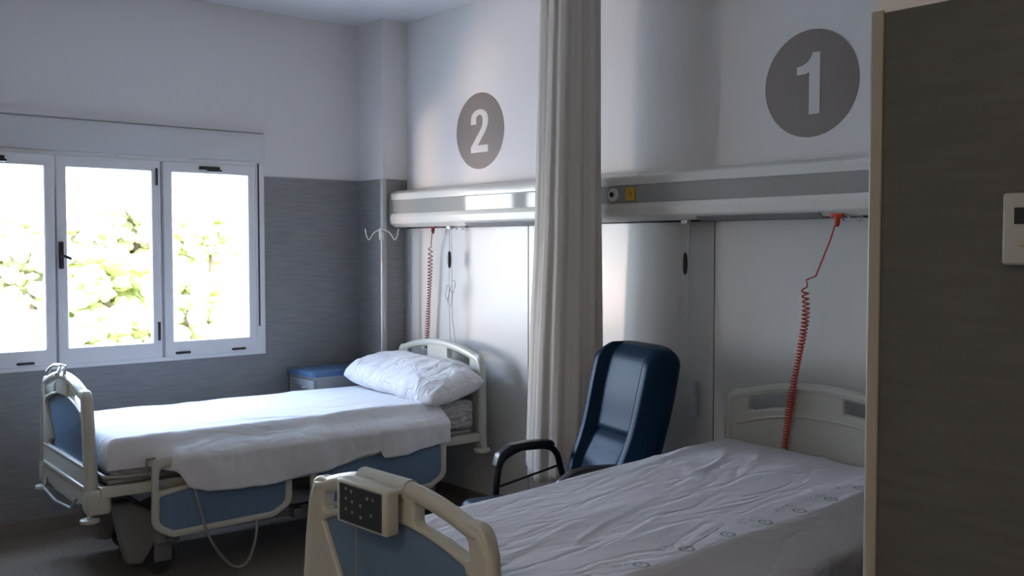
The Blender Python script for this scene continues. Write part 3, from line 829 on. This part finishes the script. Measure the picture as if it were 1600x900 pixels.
# ------------------------------------------------------------------ drip stand on the window bed's corner
dp = thing('drip_pole', 'thin pale drip pole with wire hooks at the column corner behind the window bed', 'drip pole', (.386, -.242, 0))
MB().tube([(0, 0, .03), (0, 0, 1.50)], .0075, 10).tube([(0, 0, 1.45), (0, 0, 1.70)], .0055, 8).build('pole', M['guard_w'], dp)
bs = MB().lathe([(.055, 0), (.055, .012), (.02, .03), (.012, .05)], (0, 0, 0), 'z').build('base', M['white'], dp)
hk = MB()
for a in (PI * 1.27, PI * .27, PI * .77, PI * 1.77):
    c, s_ = math.cos(a), math.sin(a)
    hk.tube(smooth_path([(0, 0, 1.685), (c * .05, s_ * .05, 1.66), (c * .082, s_ * .082, 1.615), (c * .100, s_ * .100, 1.640), (c * .108, s_ * .108, 1.685)], 5), .0035, 6)
hk.build('hooks', M['white'], dp)
MB().tube(smooth_path([(.004, -.004, 1.62), (.02, -.01, 1.45), (.03, -.01, 1.25), (.05, -.012, 1.05)], 6), .0018, 6).build('drip_line', M['clear'], dp)

# ------------------------------------------------------------------ bedside cabinet
cb = thing('bedside_cabinet', 'grey bedside cabinet with a blue top beyond the window bed', 'cabinet', (.188, -.49, 0))
MB().box(-.160, .150, -.21, .21, .06, .745, .006).build('body', M['cabinet'], cb)
MB().prism(rounded([(-.180, -.235, .02), (.162, -.235, .02), (.162, .235, .02), (-.180, .235, .02)]), .757, .788, 'xy').build('top', M['bluetop'], cb)
MB().box(-.170, .158, -.225, .225, .744, .758, .003).build('top_edge', M['cabinet'], cb)
for s in (-1, 1):
    for q in (-1, 1): MB().tube([(s * .155 - .008, q * .215, .03), (s * .155 - .008, q * .215, .765)], .011, 10).build('post', M['steel'], cb)
dr = MB().box(-.15, .138, -.222, -.208, .60, .735, .004).build('drawer', M['cabinet'], cb)
MB().tube([(-.05, -.222, .69), (-.045, -.245, .69), (.045, -.245, .69), (.05, -.222, .69)], .006, 8).build('handle', M['chrome'], dr)
dd = MB().box(-.15, .138, -.222, -.208, .09, .59, .004).build('door', M['cabinet'], cb)
MB().tube([(-.12, -.222, .50), (-.12, -.24, .49), (-.12, -.24, .40), (-.12, -.222, .39)], .006, 8).build('handle', M['chrome'], dd)
for s in (-1, 1):
    for q in (-1, 1): MB().lathe([(.018, -.012), (.024, -.009), (.024, .009), (.018, .012)], (s * .14 - .005, q * .19, .024), 'x', 16).build('castor', M['rubber'], cb)

# ------------------------------------------------------------------ armchair
ac = thing('armchair', 'high-backed navy leatherette armchair with black arms between the beds', 'armchair', (2.678, -.735, 0), math.radians(-15))
# local: sitter faces -y; back cushion as a shaped grid
def cushion(name, W, prof_fn, n=30, m_=26, parent=None, mt=None):
    pass
def back():
    k = MB(); ni, nj = 40, 48
    F, B = [], []
    for j in range(nj + 1):
        t_ = j / nj; fr_, bk_ = [], []
        z = .40 + .735 * t_
        yl = .095 + .21 * t_ + .02 * math.sin(t_ * PI)      # lean
        hw = .225 + .035 * math.sin(min(1, t_ * 1.15) * PI * .5)
        cor = max(0, (t_ - .84) / .16)
        hw2 = hw * (1 - .10 * cor ** 3)
        for i in range(ni + 1):
            a = -1 + 2 * i / ni
            x = a * hw2
            # front: side bolsters stand proud, seams between, lumbar break at t=.36
            bol = max(0, min(1, (abs(a) - .60) / .12)); bol = bol * bol * (3 - 2 * bol)
            edge = max(0, (abs(a) - .86) / .14)
            prow = .048 * bol + .012 * (1 - abs(a) ** 2) 
            lum = .036 * math.exp(-((t_ - .25) / .15) ** 2) + .012 * math.exp(-((t_ - .72) / .2) ** 2) - .014 * math.exp(-((t_ - .455) / .016) ** 2) * (1 - bol)
            seam = -.012 * math.exp(-((abs(a) - .62) / .03) ** 2)
            yf = yl - prow - lum * (1 - bol * .6) - seam
            top = max(0, (t_ - .88) / .12)
            rnd = .060 * (edge ** 2.5) * (1 - .6 * top) + .05 * top ** 2.4; zc_ = z - .030 * abs(a) ** 5 * cor
            fr_.append(k.bm.verts.new((x, yf + rnd, zc_)))
            th2 = .130 - .02 * t_
            bk_.append(k.bm.verts.new((x, yl + th2 - .045 * edge ** 2.5 * (1 - .6 * top) - .04 * top ** 2.4, zc_)))
        F.append(fr_); B.append(bk_)
    for G_ in (F, B):
        for j in range(nj):
            for i in range(ni): k.bm.faces.new((G_[j][i], G_[j][i + 1], G_[j + 1][i + 1], G_[j + 1][i]))
    for j in range(nj):
        for i in (0, ni): k.bm.faces.new((F[j][i], F[j + 1][i], B[j + 1][i], B[j][i]))
    for i in range(ni):
        for j in (0, nj): k.bm.faces.new((F[j][i], F[j][i + 1], B[j][i + 1], B[j][i]))
    return k.build('backrest', M['leather'], ac, ang=60)
back()
sk = MB().box(-.262, .262, -.44, .10, .33, .455, .045, 5)
bmesh.ops.subdivide_edges(sk.bm, edges=[e for e in sk.bm.edges if e.calc_length() > .2], cuts=10, use_grid_fill=True)
for v_ in sk.bm.verts:
    if v_.co.z > .44: v_.co.z += .018 * max(0, 1 - (v_.co.x / .22) ** 2) * max(0, 1 - ((v_.co.y + .18) / .28) ** 2)
sk.build('seat', M['leather'], ac, ang=60)
for s in (-1, 1):
    x = s * .30
    fpath = smooth_path([(x, -.30, .02), (x, -.27, .20), (x, -.24, .40), (x, -.23, .52), (x, -.205, .595), (x, -.13, .635), (x, -.06, .642), (x, .03, .635), (x, .075, .60), (x, .10, .52), (x, .14, .40), (x, .20, .20), (x, .26, .02)], 6)
    ar = MB().tube(fpath, .0155, 10).build('arm_frame', M['blackpaint'], ac)
    q = rounded([(-.252, .560, .02), (-.232, .625, .05), (-.17, .664, .05), (-.08, .672, .05), (.045, .668, .02), (.06, .640, .015), (-.04, .640, .05), (-.15, .634, .05), (-.202, .60, .04), (-.22, .556, .01)], 5)
    plate('arm_pad', q, [], x - .030, x + .030, M['blackpad'], ar, .010, 'yz')
    MB().tube([(x, -.23, .47), (x, .10, .545)], .006, 8).build('brace_bar', M['blackpaint'], ar)
for (y, z) in ((-.245, .30), (.15, .35), (.24, .07)): MB().tube([(-.30, y, z), (.30, y, z)], .012, 8).build('cross_bar', M['blackpaint'], ac)

# ------------------------------------------------------------------ added fill lamp, out of view behind the camera
lamp = thing('fill_lamp', 'added square white fill lamp on the ceiling, out of view', 'ceiling lamp', (5.2, -4.7, H))
MB().box(-.30, .30, -.30, .30, -.05, -.001, .006).build('frame', M['white'], lamp)
em, nt, b = new_mat('fill_lamp_glow')
b.inputs['Base Color'].default_value = (.8, .78, .72, 1); b.inputs['Emission Color'].default_value = (1, .80, .58, 1); b.inputs['Emission Strength'].default_value = 24
MB().box(-.27, .27, -.27, .27, -.056, -.048, .002, 1).build('diffuser', em, lamp)

# ------------------------------------------------------------------ light
w = bpy.data.worlds.new('sky'); sc.world = w; w.use_nodes = True
nt = w.node_tree; bg = nt.nodes['Background']
tc = nt.nodes.new('ShaderNodeTexCoord'); sp = nt.nodes.new('ShaderNodeSeparateXYZ'); cr = nt.nodes.new('ShaderNodeValToRGB')
nt.links.new(tc.outputs['Generated'], sp.inputs[0]); nt.links.new(sp.outputs['Z'], cr.inputs[0]); nt.links.new(cr.outputs[0], bg.inputs[0])
cr.color_ramp.elements[0].position = 0; cr.color_ramp.elements[0].color = (.95, .97, 1, 1)
cr.color_ramp.elements[1].position = .5; cr.color_ramp.elements[1].color = (.50, .68, 1, 1)
bg.inputs[1].default_value = 25

def light(kind, name, loc, rot, energy, col, **kw):
    l = bpy.data.lights.new(name, kind); l.energy = energy; l.color = col
    for k, v_ in kw.items(): setattr(l, k, v_)
    o = bpy.data.objects.new(name, l); COL.objects.link(o); o.location = loc; o.rotation_euler = rot
    return o
# sun high over the roof, shining on the slope outside
s = light('SUN', 'sun', (0, 0, 10), (0, 0, 0), 9, (1, .95, .85), angle=.02)
s.rotation_euler = Vector((-.55, .25, -.8)).to_track_quat('-Z', 'Y').to_euler()
# sun glint thrown up from a low shiny surface just outside the window
gl = light('SPOT', 'sun_glint', (-1.118, -3.67, 1.09), (0, 0, 0), 360, (1, .70, .50), shadow_soft_size=.22, spot_size=math.radians(100), spot_blend=.6)
gl.rotation_euler = Vector((.75, 1, .32)).to_track_quat('-Z', 'Y').to_euler()
# portal that guides sky sampling through the opening
po = light('AREA', 'window_portal', (-.2, (WY0 + WY1) / 2, (WZ0 + 2.1) / 2), (0, -PI / 2, 0), 1, (1, 1, 1), shape='RECTANGLE', size=1.25, size_y=2.0)
po.data.cycles.is_portal = True

# ------------------------------------------------------------------ camera
cam = bpy.data.cameras.new('camera'); co = bpy.data.objects.new('camera', cam); COL.objects.link(co)
co.location = (5.786, -3.726, 1.57)
co.rotation_euler = (PI / 2 - .0418568, 0, .867019)
cam.sensor_width = 36; cam.lens = 1543.2 / 1600 * 36; cam.clip_start = .02; cam.clip_end = 300
sc.camera = co
vs_ = sc.view_settings
vs_.view_transform = 'Standard'; vs_.look = 'None'; vs_.exposure = 0; vs_.gamma = 1; vs_.use_curve_mapping = False
